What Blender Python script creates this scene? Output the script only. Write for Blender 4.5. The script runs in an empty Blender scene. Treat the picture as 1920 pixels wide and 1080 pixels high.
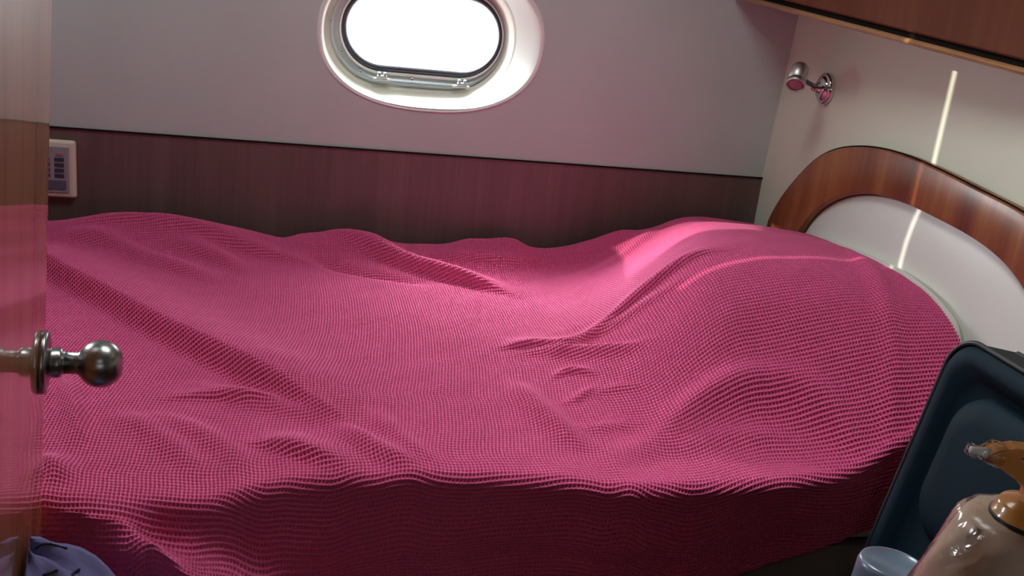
import bpy, bmesh, math, random
import numpy as np
from math import sin, cos, tan, pi, radians, sqrt, atan2
from mathutils import Vector, Matrix

random.seed(4)
rng = np.random.default_rng(7)
SC = bpy.context.scene
COL = SC.collection

# ------------------------------------------------------------------ camera
F = 2000.0
YAW, PIT, ROLL = radians(12), radians(18), radians(6.5)
CP = np.array([0.0, 0.0, 1.22])
FW = np.array([sin(YAW)*cos(PIT), cos(YAW)*cos(PIT), -sin(PIT)])
r0 = np.array([cos(YAW), -sin(YAW), 0.0]); u0 = np.cross(r0, FW)
RT = cos(ROLL)*r0 + sin(ROLL)*u0
UP = -sin(ROLL)*r0 + cos(ROLL)*u0

def ray(px, py): return FW + RT*(px-960)/F - UP*(py-540)/F
def onX(px, py, X): d = ray(px, py); return CP + d*(X-CP[0])/d[0]
def onY(px, py, Y): d = ray(px, py); return CP + d*(Y-CP[1])/d[1]
def onZ(px, py, Z): d = ray(px, py); return CP + d*(Z-CP[2])/d[2]
def atD(px, py, D): return CP + ray(px, py)*D

cd = bpy.data.cameras.new('camera'); cam = bpy.data.objects.new('camera', cd); COL.objects.link(cam)
cd.sensor_width = 36.0; cd.lens = F/1920*36.0; cd.clip_start = 0.02
M = Matrix(((RT[0], UP[0], -FW[0], CP[0]), (RT[1], UP[1], -FW[1], CP[1]), (RT[2], UP[2], -FW[2], CP[2]), (0, 0, 0, 1)))
cam.matrix_world = M
SC.camera = cam

# ------------------------------------------------------------------ helpers
def tag(o, label=None, cat=None, group=None, kind=None):
    if label: o['label'] = label
    if cat: o['category'] = cat
    if group: o['group'] = group
    if kind: o['kind'] = kind
    return o

def empty(name, loc, label=None, cat=None, kind=None):
    o = bpy.data.objects.new(name, None); COL.objects.link(o); o.location = loc
    o.empty_display_size = .05
    return tag(o, label, cat, None, kind)

def mesh(name, verts, faces, mat, parent=None, smooth=True, edges=()):
    me = bpy.data.meshes.new(name)
    me.from_pydata([tuple(float(c) for c in v) for v in verts], list(edges), [tuple(f) for f in faces])
    me.validate(); me.update()
    o = bpy.data.objects.new(name, me); COL.objects.link(o)
    if mat: me.materials.append(mat)
    if smooth:
        for p in me.polygons: p.use_smooth = True
    if parent is not None:
        o.parent = parent
        bpy.context.view_layer.update()
        o.matrix_parent_inverse = parent.matrix_world.inverted()
    return o

def recalc(o):
    bm = bmesh.new(); bm.from_mesh(o.data); bmesh.ops.recalc_face_normals(bm, faces=bm.faces); bm.to_mesh(o.data); bm.free()

def bevel(o, w, seg=3, angle=35):
    m = o.modifiers.new('bevel', 'BEVEL'); m.width = w; m.segments = seg; m.limit_method = 'ANGLE'; m.angle_limit = radians(angle)
    m.harden_normals = True
    return o

def box(name, lo, hi, mat, parent=None, bev=0.0, seg=3):
    x0, y0, z0 = lo; x1, y1, z1 = hi
    v = [(x0,y0,z0),(x1,y0,z0),(x1,y1,z0),(x0,y1,z0),(x0,y0,z1),(x1,y0,z1),(x1,y1,z1),(x0,y1,z1)]
    f = [(0,3,2,1),(4,5,6,7),(0,1,5,4),(1,2,6,5),(2,3,7,6),(3,0,4,7)]
    o = mesh(name, v, f, mat, parent, smooth=bev > 0)
    if bev > 0: bevel(o, bev, seg)
    return o

def frame_from(axis, up=(0,0,1)):
    a = np.array(axis, float); a /= np.linalg.norm(a)
    u = np.array(up, float)
    if abs(a@u) > .95: u = np.array((1.0,0,0))
    b = np.cross(u, a); b /= np.linalg.norm(b)
    c = np.cross(a, b)
    return a, b, c

def lathe(name, prof, org, axis, mat, parent=None, n=48, sx=1.0, sy=1.0, caps=True):
    """prof: list of (radius, distance along axis)."""
    a, b, c = frame_from(axis); org = np.array(org, float)
    V, Fc = [], []
    for r, h in prof:
        for i in range(n):
            t = 2*pi*i/n
            V.append(org + a*h + b*(r*sx*cos(t)) + c*(r*sy*sin(t)))
    for k in range(len(prof)-1):
        for i in range(n):
            j = (i+1) % n
            Fc.append((k*n+i, k*n+j, (k+1)*n+j, (k+1)*n+i))
    if caps:
        Fc.append(tuple(range(n))[::-1]); Fc.append(tuple((len(prof)-1)*n+i for i in range(n)))
    o = mesh(name, V, Fc, mat, parent)
    recalc(o)
    return o

def tube(name, pts, rad, mat, parent=None, n=12):
    pts = [np.array(p, float) for p in pts]
    V, Fc = [], []
    rads = rad if hasattr(rad, '__len__') else [rad]*len(pts)
    prev = None
    for k, p in enumerate(pts):
        t = pts[min(k+1, len(pts)-1)] - pts[max(k-1, 0)]
        a, b, c = frame_from(t)
        if prev is not None:
            b = prev - a*(prev@a); b /= np.linalg.norm(b); c = np.cross(a, b)
        prev = b
        for i in range(n):
            th = 2*pi*i/n
            V.append(p + b*rads[k]*cos(th) + c*rads[k]*sin(th))
    for k in range(len(pts)-1):
        for i in range(n):
            j = (i+1) % n
            Fc.append((k*n+i, k*n+j, (k+1)*n+j, (k+1)*n+i))
    Fc.append(tuple(range(n))[::-1]); Fc.append(tuple((len(pts)-1)*n+i for i in range(n)))
    o = mesh(name, V, Fc, mat, parent); recalc(o)
    return o

def smooth_line(pts, n=60):
    """Catmull-Rom through points."""
    P = [np.array(p, float) for p in pts]
    P = [2*P[0]-P[1]] + P + [2*P[-1]-P[-2]]
    out = []
    seg = len(P)-3
    for k in range(seg):
        m = max(2, n//seg)
        for i in range(m):
            t = i/m
            a, b, c, d = P[k:k+4]
            out.append(.5*((2*b)+(-a+c)*t+(2*a-5*b+4*c-d)*t*t+(-a+3*b-3*c+d)*t**3))
    out.append(P[-2])
    return out

# ------------------------------------------------------------------ materials
def srgb(r, g, b):
    f = lambda c: (c/255/12.92) if c/255 <= .04045 else ((c/255+.055)/1.055)**2.4
    return (f(r), f(g), f(b), 1)

class N:
    def __init__(s, name):
        s.m = bpy.data.materials.new(name); s.m.use_nodes = True
        s.t = s.m.node_tree; s.t.nodes.clear()
        s.out = s.t.nodes.new('ShaderNodeOutputMaterial')
    def n(s, typ, **kw):
        x = s.t.nodes.new(typ)
        for k, v in kw.items():
            if k.startswith('i_'):
                x.inputs[k[2:].replace('_', ' ')].default_value = v
            else: setattr(x, k, v)
        return x
    def l(s, a, b): s.t.links.new(a, b)
    def math(s, op, a, b=None):
        x = s.n('ShaderNodeMath', operation=op)
        for i, v in enumerate((a, b)):
            if v is None: continue
            if isinstance(v, (int, float)): x.inputs[i].default_value = v
            else: s.l(v, x.inputs[i])
        return x.outputs[0]
    def bsdf(s, color=None, rough=.5, metal=0.0, **kw):
        p = s.n('ShaderNodeBsdfPrincipled')
        if color is not None: p.inputs['Base Color'].default_value = color
        p.inputs['Roughness'].default_value = rough; p.inputs['Metallic'].default_value = metal
        for k, v in kw.items(): p.inputs[k.replace('_', ' ')].default_value = v
        s.l(p.outputs[0], s.out.inputs[0]); s.p = p
        return p
    def coords(s, scale=(1,1,1), rot=(0,0,0)):
        tc = s.n('ShaderNodeTexCoord'); mp = s.n('ShaderNodeMapping')
        mp.inputs['Scale'].default_value = scale; mp.inputs['Rotation'].default_value = rot
        s.l(tc.outputs['Object'], mp.inputs[0]); return mp.outputs[0]
    def noise(s, vec, scale, detail=4, rough=.55, dist=0):
        x = s.n('ShaderNodeTexNoise'); x.inputs['Scale'].default_value = scale; x.inputs['Detail'].default_value = detail
        x.inputs['Roughness'].default_value = rough; x.inputs['Distortion'].default_value = dist
        if vec is not None: s.l(vec, x.inputs['Vector'])
        return x.outputs[0]
    def ramp(s, fac, stops):
        x = s.n('ShaderNodeValToRGB'); e = x.color_ramp.elements
        while len(e) < len(stops): e.new(.5)
        for el, (p, c) in zip(e, stops): el.position = p; el.color = c
        s.l(fac, x.inputs[0]); return x.outputs[0]
    def bump(s, h, strength=.2, dist=.001):
        x = s.n('ShaderNodeBump'); x.inputs['Strength'].default_value = strength; x.inputs['Distance'].default_value = dist
        s.l(h, x.inputs['Height']); s.l(x.outputs[0], s.p.inputs['Normal'])

def plain(name, color, rough=.5, metal=0.0, bumpscale=None, bstr=.15, bdist=.001, var=.0, **kw):
    k = N(name); k.bsdf(color, rough, metal, **kw)
    if bumpscale:
        h = k.noise(k.coords(), bumpscale, 3); k.bump(h, bstr, bdist)
    if var:
        h = k.noise(k.coords(), 6, 3)
        c0 = tuple(c*(1-var) for c in color[:3])+(1,); c1 = tuple(min(1, c*(1+var)) for c in color[:3])+(1,)
        k.l(k.ramp(h, [(.3, c0), (.7, c1)]), k.p.inputs['Base Color'])
    return k.m

def wood(name, c_dark, c_mid, c_light, scale=(30, 30, 1.2), rot=(0,0,0), rough=.35, coat=0.0, coat_rough=.05, grain=.25, broad=True, coat_ior=1.5):
    k = N(name); p = k.bsdf(c_mid, rough)
    v = k.coords(scale, rot)
    a = k.noise(v, 1.0, 5, .6, .4)
    fine = k.noise(k.coords((scale[0]*9, scale[1]*9, scale[2]*3), rot), 1.0, 3, .6)
    mix = k.math('ADD', k.math('MULTIPLY', a, 1-grain), k.math('MULTIPLY', fine, grain))
    k.l(k.ramp(mix, [(.34, c_dark), (.5, c_mid), (.66, c_light)]), p.inputs['Base Color'])
    p.inputs['Coat Weight'].default_value = coat; p.inputs['Coat Roughness'].default_value = coat_rough
    p.inputs['Coat IOR'].default_value = coat_ior
    k.bump(fine, .06, .0006)
    return k.m

MAT = {}
MAT['lining'] = plain('grey_vinyl_lining', (.53, .625, .58, 1), .75, bumpscale=420, bstr=.25, bdist=.0006, var=.03)
MAT['bulkhead'] = plain('cream_bulkhead', (.72, .745, .60, 1), .5, bumpscale=300, bstr=.08, bdist=.0004, var=.02)
MAT['ceiling'] = plain('cream_deckhead', (.42, .40, .36, 1), .7)
MAT['floor'] = wood('teak_sole', (.05,.022,.01,1), (.08,.037,.017,1), (.11,.055,.027,1), scale=(25,1.2,25))
MAT['saloon'] = plain('saloon_wall', (.11, .08, .06, 1), .6)
MAT['panel'] = wood('dark_veneer', (.105,.070,.061,1), (.132,.088,.077,1), (.16,.108,.096,1), scale=(26, 26, 1.0), rough=.36, grain=.4)
MAT['cherry'] = wood('cherry_wood', (.13,.030,.012,1), (.26,.080,.028,1), (.44,.185,.06,1), scale=(3, 9, .9), rot=(radians(-10),0,0), rough=.38, coat=.12, coat_rough=.15, grain=.14)
MAT['locker'] = wood('locker_mahogany', (.085,.022,.010,1), (.12,.033,.015,1), (.155,.048,.020,1), scale=(5, 5, 1.2), rough=.6, coat=.0, coat_rough=.25, grain=.3)
MAT['locker'].node_tree.nodes['Principled BSDF'].inputs['Specular IOR Level'].default_value = .15
MAT['lip'] = wood('locker_lip', (.20,.085,.03,1), (.30,.14,.055,1), (.40,.21,.09,1), scale=(40, 2, 40), rough=.3, coat=.5, coat_rough=.1)
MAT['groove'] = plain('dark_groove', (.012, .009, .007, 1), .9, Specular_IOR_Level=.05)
MAT['door'] = wood('varnished_door', (.34,.13,.035,1), (.52,.22,.07,1), (.64,.34,.14,1), scale=(9, 9, .7), rough=.35, coat=1.0, coat_rough=.04, grain=.3)
MAT['white_pad'] = plain('white_vinyl_pad', (.68, .67, .62, 1), .38, bumpscale=160, bstr=.06, bdist=.0005)
MAT['white_plastic'] = plain('white_plastic', (.88, .89, .83, 1), .35)
MAT['cream_plastic'] = plain('cream_plastic', (.86, .84, .73, 1), .4)
MAT['plate_cream'] = plain('plate_cream', (.72, .66, .52, 1), .4)
MAT['plate_grey'] = plain('plate_grey', (.30, .31, .33, 1), .45)
MAT['button'] = plain('button_dark', (.035, .042, .06, 1), .35)
MAT['indicator'] = plain('indicator_red', (.40, .16, .14, 1), .4)
MAT['display'] = plain('display_blue', (.085, .105, .15, 1), .2)
MAT['alu'] = plain('brushed_aluminium', (.50, .57, .58, 1), .4, .55, bumpscale=300, bstr=.1, bdist=.0004)
MAT['gasket'] = plain('black_gasket', (.035, .038, .05, 1), .45)
MAT['chrome'] = plain('polished_chrome', (.72, .70, .68, 1), .10, 1.0)
MAT['chrome_dark'] = plain('dark_chrome', (.12, .12, .12, 1), .2, 1.0)
MAT['nickel'] = plain('satin_nickel', (.30, .30, .295, 1), .30, 1.0)
MAT['lamp_body'] = plain('satin_lamp_body', (.60, .56, .52, 1), .42, 1.0)
MAT['lens'] = plain('pink_lens', (.42, .25, .29, 1), .12, 0.0, bumpscale=260, bstr=.5, bdist=.002)
MAT['mattress'] = plain('mattress_ticking', (.6, .58, .55, 1), .8)
MAT['berth'] = plain('berth_front', (.24, .22, .21, 1), .6)
MAT['pillow'] = plain('white_pillow_cotton', (.66, .62, .55, 1), .8, bumpscale=250, bstr=.1)
MAT['suit'] = plain('navy_suitcase_fabric', (.0006, .0076, .0138, 1), .65, bumpscale=520, bstr=.3, bdist=.001, var=.08, Specular_IOR_Level=.12)
MAT['suit_top'] = plain('black_suitcase_fabric', (.006, .0085, .0085, 1), .7, Specular_IOR_Level=.3, bumpscale=420, bstr=.3, bdist=.001)
MAT['piping'] = plain('black_piping', (.006, .007, .009, 1), .5)
MAT['lavender'] = plain('lavender_cotton', (.16, .145, .32, 1), .85, bumpscale=300, bstr=.2, var=.08)
MAT['dark_crease'] = plain('dark_crease', (.012, .008, .02, 1), .8)
MAT['amber'] = plain('amber_plastic', (.56, .25, .065, 1), .28, Subsurface_Weight=.2, Coat_Weight=.5, Coat_Roughness=.08)
MAT['lotion'] = plain('pink_bottle', (.64, .46, .36, 1), .35, Coat_Weight=.4, Coat_Roughness=.1, bumpscale=40, bstr=.25, bdist=.002, var=.12)
MAT['red'] = plain('red_band', (.42, .05, .035, 1), .4)
MAT['crease'] = plain('crease_brown', (.10, .04, .025, 1), .5)
MAT['jar'] = plain('jar_body', (.32, .36, .42, 1), .4)
MAT['cap'] = plain('blue_grey_cap', (.085, .13, .19, 1), .32, Subsurface_Weight=.3, Coat_Weight=.3, Coat_Roughness=.2)

# thin clear film / thin glass
def thin(name, tint, ior, rough, bumpscale=None, extra=0.0):
    k = N(name)
    tr = k.n('ShaderNodeBsdfTransparent'); tr.inputs[0].default_value = tint
    gl = k.n('ShaderNodeBsdfGlossy'); gl.inputs['Roughness'].default_value = rough
    fr = k.n('ShaderNodeFresnel'); fr.inputs['IOR'].default_value = ior
    mx = k.n('ShaderNodeMixShader')
    f = k.math('ADD', fr.outputs[0], extra)
    k.l(f, mx.inputs[0]); k.l(tr.outputs[0], mx.inputs[1]); k.l(gl.outputs[0], mx.inputs[2])
    k.l(mx.outputs[0], k.out.inputs[0])
    if bumpscale:
        b = k.n('ShaderNodeBump'); b.inputs['Strength'].default_value = .4; b.inputs['Distance'].default_value = .006
        k.l(k.noise(k.coords(), bumpscale, 3, .5, 1.0), b.inputs['Height'])
        k.l(b.outputs[0], gl.inputs['Normal']); k.l(b.outputs[0], fr.inputs['Normal'])
    return k.m
MAT['glass'] = thin('window_glass', (.97, .985, .98, 1), 1.45, .0)
MAT['film'] = thin('clear_wrap', (.97, .97, .96, 1), 1.22, .12, 38, .03)

# waffle blanket
def waffle():
    k = N('pink_waffle_cotton')
    p = k.bsdf((.60, .075, .218, 1), .85)
    p.inputs['Sheen Weight'].default_value = .4
    p.inputs['Sheen Roughness'].default_value = .4
    p.inputs['Sheen Tint'].default_value = (1, .62, .78, 1)
    uv = k.n('ShaderNodeUVMap'); uv.uv_map = 'UVMap'
    sp = k.n('ShaderNodeSeparateXYZ'); k.l(uv.outputs[0], sp.inputs[0])
    su = k.math('SINE', k.math('MULTIPLY', sp.outputs[0], pi)); sv = k.math('SINE', k.math('MULTIPLY', sp.outputs[1], pi))
    pit = k.math('MULTIPLY', k.math('ADD', k.math('MULTIPLY', k.math('MULTIPLY', su, su), .84), .16), k.math('MULTIPLY', sv, sv))
    h = k.math('SUBTRACT', 1.0, k.math('POWER', pit, 1.0))
    d = k.n('ShaderNodeDisplacement'); d.inputs['Scale'].default_value = .0047; d.inputs['Midlevel'].default_value = .85
    k.l(h, d.inputs['Height']); k.l(d.outputs[0], k.out.inputs['Displacement'])
    k.m.displacement_method = 'BOTH'
    return k.m
MAT['blanket'] = waffle()

# ------------------------------------------------------------------ room shell
XW = 1.098            # headboard bulkhead
XL = -1.00            # foot bulkhead
YB = -1.30            # far wall of the saloon behind the camera
ZC = 1.92
ZP = .735             # top of the wood panel
LEAN = -.095
def hullY(z): return 2.401 + LEAN*(z-ZP)

def struct(o, label=None): return tag(o, label, None, None, 'structure')

struct(box('floor', (XL-.1, YB-.1, -.05), (XW+.1, 2.55, 0), MAT['floor']))

# window ovals: (centre px, centre py, half width px, half height px, Y)
def oval(cx, cy, a, b, Y, n=96):
    # stadium outline (two half circles joined by straights), sampled by angle, leaning with the hull
    c = onY(cx, cy, Y); depth = (c-CP)@FW
    pts = []
    for i in range(n):
        t = 2*pi*i/n; ct, st = cos(t), sin(t)
        L = a-b
        r = b/abs(st) if abs(st) > 1e-6 else 1e9
        if r*abs(ct) > L:
            ac = abs(ct); r = L*ac + sqrt(max(0, b*b - L*L*st*st))
        e = 2.35
        rs = 1/((abs(ct)/a)**e + (abs(st)/b)**e)**(1/e)
        f = min(1, max(0, (214-a)/60)); r = r*f + rs*(1-f)
        x, z = r*ct*depth/F, r*st*depth/F
        pts.append(np.array((c[0]+x, Y+LEAN*z, c[2]+z)))
    return pts
def loft(name, rings, mat, parent, closed=False):
    n = len(rings[0]); V = [p for r in rings for p in r]; Fc = []
    K = len(rings)
    for k in range(K if closed else K-1):
        k2 = (k+1) % K
        for i in range(n):
            j = (i+1) % n
            Fc.append((k*n+i, k*n+j, k2*n+j, k2*n+i))
    return mesh(name, V, Fc, mat, parent)

WY = hullY(.985)
O1 = (812, 72, 214, 141)
# --- hull lining with the porthole cut in it
hole = oval(O1[0], O1[1], O1[2]-8, O1[3]-8, WY)
hole = [np.array((p[0], hullY(p[2]), p[2])) for p in hole]
hx = sum(p[0] for p in hole)/96; hz = sum(p[2] for p in hole)/96
rect = []
x0, x1, z0, z1 = hx-.40, hx+.40, .70, 1.26
for p in hole:
    dx, dz = p[0]-hx, p[2]-hz
    s = min(((x1-hx) if dx > 0 else (hx-x0))/max(abs(dx), 1e-9), ((z1-hz) if dz > 0 else (hz-z0))/max(abs(dz), 1e-9))
    X, Z = hx+dx*s, hz+dz*s
    rect.append(np.array((X, hullY(Z), Z)))
V = hole+rect; Fc = [(i, (i+1) % 96, 96+(i+1) % 96, 96+i) for i in range(96)]
def hq(xa, xb, za, zb):
    b = len(V); V.extend([np.array((x, hullY(z), z)) for x, z in ((xa,za),(xb,za),(xb,zb),(xa,zb))]); Fc.append((b, b+1, b+2, b+3))
# corners lost between the radial samples and the rectangle
for (X, Z) in ((x0,z0),(x1,z0),(x1,z1),(x0,z1)):
    best = sorted(range(96), key=lambda i: (rect[i][0]-X)**2+(rect[i][2]-Z)**2)
    i = best[0]
    for j in ((i+1) % 96, (i-1) % 96):
        b = len(V); V.append(np.array((X, hullY(Z), Z))); Fc.append((96+i, 96+j, b))
        break
hq(XL, x0, z0, z1); hq(x1, XW, z0, z1); hq(XL, XW, z1, ZC)
wb = mesh('wall_back', V, Fc, MAT['lining'], smooth=False); struct(wb)
# make the corner fill exact: a slightly larger backing sheet is not needed, corners are triangles
low = box('wall_panel', (XL, 2.398, 0), (XW, 2.42, ZP), MAT['panel']); struct(low)
seam = box('trim_1', (XL, 2.3945, ZP-.0005), (XW, 2.4015, ZP+.0022), MAT['groove']); struct(seam)

# --- headboard bulkhead
bm_w = box('wall_right', (XW, YB, 0), (XW+.04, 2.45, ZC), MAT['bulkhead']); struct(bm_w)
# --- foot bulkhead with a narrow vertical gap at a door edge that lets a blade of sun in
SLY, SLW, SLZ0, SLZ1 = 1.713, .0055, 1.27, 1.88
LY0, LY1, LZ0, LZ1 = 1.96, 2.26, 1.20, 1.42  # invented opening in the foot bulkhead, added to light the headboard wall
def multi_box(name, boxes, mat):
    V, Fc = [], []
    for (xa, ya, za), (xb, yb, zb) in boxes:
        b = len(V)
        V += [(xa,ya,za),(xb,ya,za),(xb,yb,za),(xa,yb,za),(xa,ya,zb),(xb,ya,zb),(xb,yb,zb),(xa,yb,zb)]
        Fc += [tuple(b+i for i in f) for f in ((0,3,2,1),(4,5,6,7),(0,1,5,4),(1,2,6,5),(2,3,7,6),(3,0,4,7))]
    return mesh(name, V, Fc, mat, smooth=False)
T = .02
struct(multi_box('wall_left', [((XL-T, YB, 0), (XL, SLY-SLW, ZC)), ((XL-T, SLY+SLW, 0), (XL, LY0, ZC)), ((XL-T, LY1, 0), (XL, 2.45, ZC)), ((XL-T, LY0, 0), (XL, LY1, LZ0)), ((XL-T, LY0, LZ1), (XL, LY1, ZC)),
                               ((XL-T, SLY-SLW, 0), (XL, SLY+SLW, SLZ0)), ((XL-T, SLY-SLW, SLZ1), (XL, SLY+SLW, ZC))], MAT['saloon']))
# --- deckhead with a hatch opening over the berth and another over the saloon
HX0, HX1, HY0, HY1 = -.06, .52, 1.32, 1.74
SX0, SX1, SY0, SY1 = -.05, .20, -.70, -.50
def slab_with_holes(name, X0, X1, Y0, Y1, z0, z1, holes, mat):
    xs = sorted({X0, X1, *[h[0] for h in holes], *[h[1] for h in holes]}); ys = sorted({Y0, Y1, *[h[2] for h in holes], *[h[3] for h in holes]})
    B = []
    for i in range(len(xs)-1):
        for j in range(len(ys)-1):
            cx, cy = (xs[i]+xs[i+1])/2, (ys[j]+ys[j+1])/2
            if any(h[0] < cx < h[1] and h[2] < cy < h[3] for h in holes): continue
            B.append(((xs[i], ys[j], z0), (xs[i+1], ys[j+1], z1)))
    return multi_box(name, B, mat)
struct(slab_with_holes('ceiling', XL-.1, XW+.1, YB-.1, 2.55, ZC, ZC+.05, [(HX0, HX1, HY0, HY1), (SX0, SX1, SY0, SY1)], MAT['ceiling']))
struct(box('hatch_glow_blocker', (HX0-.25, HY1+.02, ZC+.055), (HX1+.25, HY1+.05, ZC+.60), MAT['white_plastic'], None, .008), 'unseen lid added on the hull side of the hatch to block sky glow')  # unseen lid, added to keep the sky glow out of the hatch
# --- partition with the cabin doorway, and the far saloon wall with its port
PY = .40
struct(multi_box('wall_front', [((XL, .43, 0), (-.23, .46, ZC))], MAT['saloon']))
struct(box('wall_partition', (.62, -.48, 0), (XW, -.45, ZC), MAT['saloon']))
PZ0, PZ1, PX0, PX1 = 1.20, 1.27, -.55, .70
struct(multi_box('wall_saloon', [((XL, YB-.03, 0), (XW, YB, PZ0)), ((XL, YB-.03, PZ1), (XW, YB, ZC)), ((XL, YB-.03, PZ0), (PX0, YB, PZ1)), ((PX1, YB-.03, PZ0), (XW, YB, PZ1))], MAT['saloon']))
# --- outer hull skin behind lining (light tight)
struct(multi_box('wall_hull', [((XL, 2.52, 0), (hx-.33, 2.54, ZC)), ((hx+.33, 2.52, 0), (XW, 2.54, ZC)), ((hx-.33, 2.52, 0), (hx+.33, 2.54, hz-.24)), ((hx-.33, 2.52, hz+.24), (hx+.33, 2.54, ZC))], MAT['ceiling']))

# ------------------------------------------------------------------ porthole
w = empty('window_1', (hx, WY, hz), 'oval porthole with white surround and grey metal frame in the hull wall', None, 'structure')
def shift(ring, dy, grow=0):
    c = sum(ring)/len(ring)
    return [np.array((c[0]+(p[0]-c[0])*(1+grow), p[1]+dy, c[2]+(p[2]-c[2])*(1+grow))) for p in ring]
o1 = oval(*O1, WY)
rings = [shift(o1, .004, .0), shift(o1, -.0012, -.001), shift(o1, -.0032, -.008), shift(o1, -.0036, -.02), shift(o1, .0, -.045)]
rings += [oval(806, 71, 200, 134, WY+.012), oval(795, 68, 187, 127, WY+.034), oval(790, 66, 181, 123, WY+.046)]
sur = loft('surround', rings, MAT['white_plastic'], w)
loft('tunnel_lining', [oval(790, 66, 181, 123, WY+.046), oval(788, 66, 178.5, 120.5, WY+.049), oval(782, 65, 172, 108.5, WY+.078), oval(781, 64.5, 170, 107, WY+.082), oval(786, 63, 164, 100, WY+.094)], MAT['cream_plastic'], w)
fr = loft('frame', [oval(786, 63, 166, 102, WY+.090), oval(786, 63, 165, 101, WY+.084), oval(789, 62.5, 160, 93, WY+.083), oval(790, 62.5, 158.5, 91.5, WY+.086), oval(791, 62, 155, 85, WY+.086), oval(792.5, 62, 153.5, 83, WY+.090)], MAT['alu'], w)
loft('sash', [oval(792.5, 62, 154.5, 84.5, WY+.096), oval(792.5, 62, 154, 84, WY+.079), oval(793, 61.5, 151.5, 79.5, WY+.077), oval(793, 61.5, 151, 78.5, WY+.085)], MAT['white_plastic'], w)
loft('gasket', [oval(793, 61.5, 151.5, 79, WY+.090), oval(793, 61.5, 151, 78.5, WY+.080), oval(793.5, 61, 147, 73, WY+.078), oval(794, 60.5, 143, 67.5, WY+.082), oval(794, 60.5, 142, 66, WY+.094)], MAT['gasket'], w)
gring = oval(794, 60.5, 144.5, 69, WY+.0945)
pane = mesh('pane', gring, [tuple(range(96))], MAT['glass'], w, smooth=False)
loft('outer_rim', [oval(794, 60.5, 142.2, 66.4, WY+.0945), oval(794, 60, 140, 64, WY+.105), oval(794, 60, 150, 74, WY+.125), oval(794, 60, 320, 260, WY+.13)], MAT['white_plastic'], w)
def px_win(px, py, dy): return onY(px, py, WY+dy)
for (hpx, hpy) in ((716, 139), (866, 153)):
    c = px_win(hpx, hpy+6, .070)
    hg = tube('hinge', [c+np.array((-.011,0,.001)), c+np.array((.011,0,.001))], .0040, MAT['alu'], w)
    box('hinge_tab', c+np.array((-.009,-.003,-.001)), c+np.array((-.003,.012,.011)), MAT['alu'], hg, .0015)
    box('hinge_tab', c+np.array((.004,-.003,-.001)), c+np.array((.010,.012,.011)), MAT['alu'], hg, .0015)
    box('hinge_plate', c+np.array((-.020,.004,-.009)), c+np.array((.020,.013,-.002)), MAT['white_plastic'], hg, .003)
for (spx, spy) in ((675, 134), (773, 149), (619, 37), (640, 96)):
    c = px_win(spx, spy, .083)
    lathe('screw', [(.0036,.002),(.0036,-.001),(.0026,-.0024),(.0008,-.0018)], c, (0,1,0), MAT['chrome'], w, n=16)

# hatch and port frames (out of view, where the daylight comes in)
def rim(name, boxes, mat, label):
    o = multi_box(name, boxes, mat); return tag(o, label, None, None, 'structure')
rim('window_2', [((HX0-.03, HY0-.03, ZC-.012), (HX1+.03, HY0, ZC)), ((HX0-.03, HY1, ZC-.012), (HX1+.03, HY1+.03, ZC)),
                 ((HX0-.03, HY0, ZC-.012), (HX0, HY1, ZC)), ((HX1, HY0, ZC-.012), (HX1+.03, HY1, ZC))], MAT['white_plastic'], 'deck hatch frame over the berth')

# ------------------------------------------------------------------ control panel on the wood panel
px1, pz1, pz0 = -.4775, .711, .5845
px0 = px1-.128
cp = empty('control_panel', (px0, 2.398, pz0), 'cream framed control panel with dark buttons on the brown wall panel beside the door', 'control panel')
fy = 2.398
fv = box('plate_frame', (px0, fy-.016, pz0), (px1, fy, pz1), MAT['plate_cream'], cp, .007, 4)
box('face', (px0+.012, fy-.0185, pz0+.012), (px1-.0135, fy-.012, pz1-.013), MAT['plate_grey'], cp, .0015)
bz0 = pz1-.029
for c in range(3):
    bx1 = px1-.0235-c*.0285
    for r in range(5):
        zc = bz0 - r*.0118
        o = box('indicator' if r == 0 else 'button', (bx1-(.016 if r == 0 else .019), fy-.0205, zc-.0032 if r == 0 else zc-.0038), (bx1-(.002 if r == 0 else 0), fy-.0175, zc+.0028 if r == 0 else zc+.0038), MAT['indicator' if r == 0 else 'button'], cp, .0008)
box('display', (px0+.02, fy-.0205, pz0+.020), (px1-.020, fy-.0175, pz0+.040), MAT['display'], cp, .001)

# ------------------------------------------------------------------ headboard
hb = empty('headboard', (XW, 1.75, .52), 'arched wooden headboard with white padded centre on the cream end wall', 'headboard')
def hb_curve(pts): return smooth_line(pts, 110)
outer_px = [(1432, 440), (1440, 412), (1462, 372), (1490, 336), (1525, 301), (1562, 281), (1605, 275), (1650, 279), (1700, 293), (1760, 319), (1830, 354), (1920, 402)]
inner_px = [(1478, 480), (1496, 436), (1520, 402), (1550, 379), (1585, 366), (1620, 363), (1655, 368), (1700, 383), (1760, 412), (1820, 445), (1865, 478), (1895, 509), (1920, 546)]
XH = XW-.022
outer = [onX(x, y, XH)[1:] for x, y in outer_px]; inner = [onX(x, y, XH)[1:] for x, y in inner_px]
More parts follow.
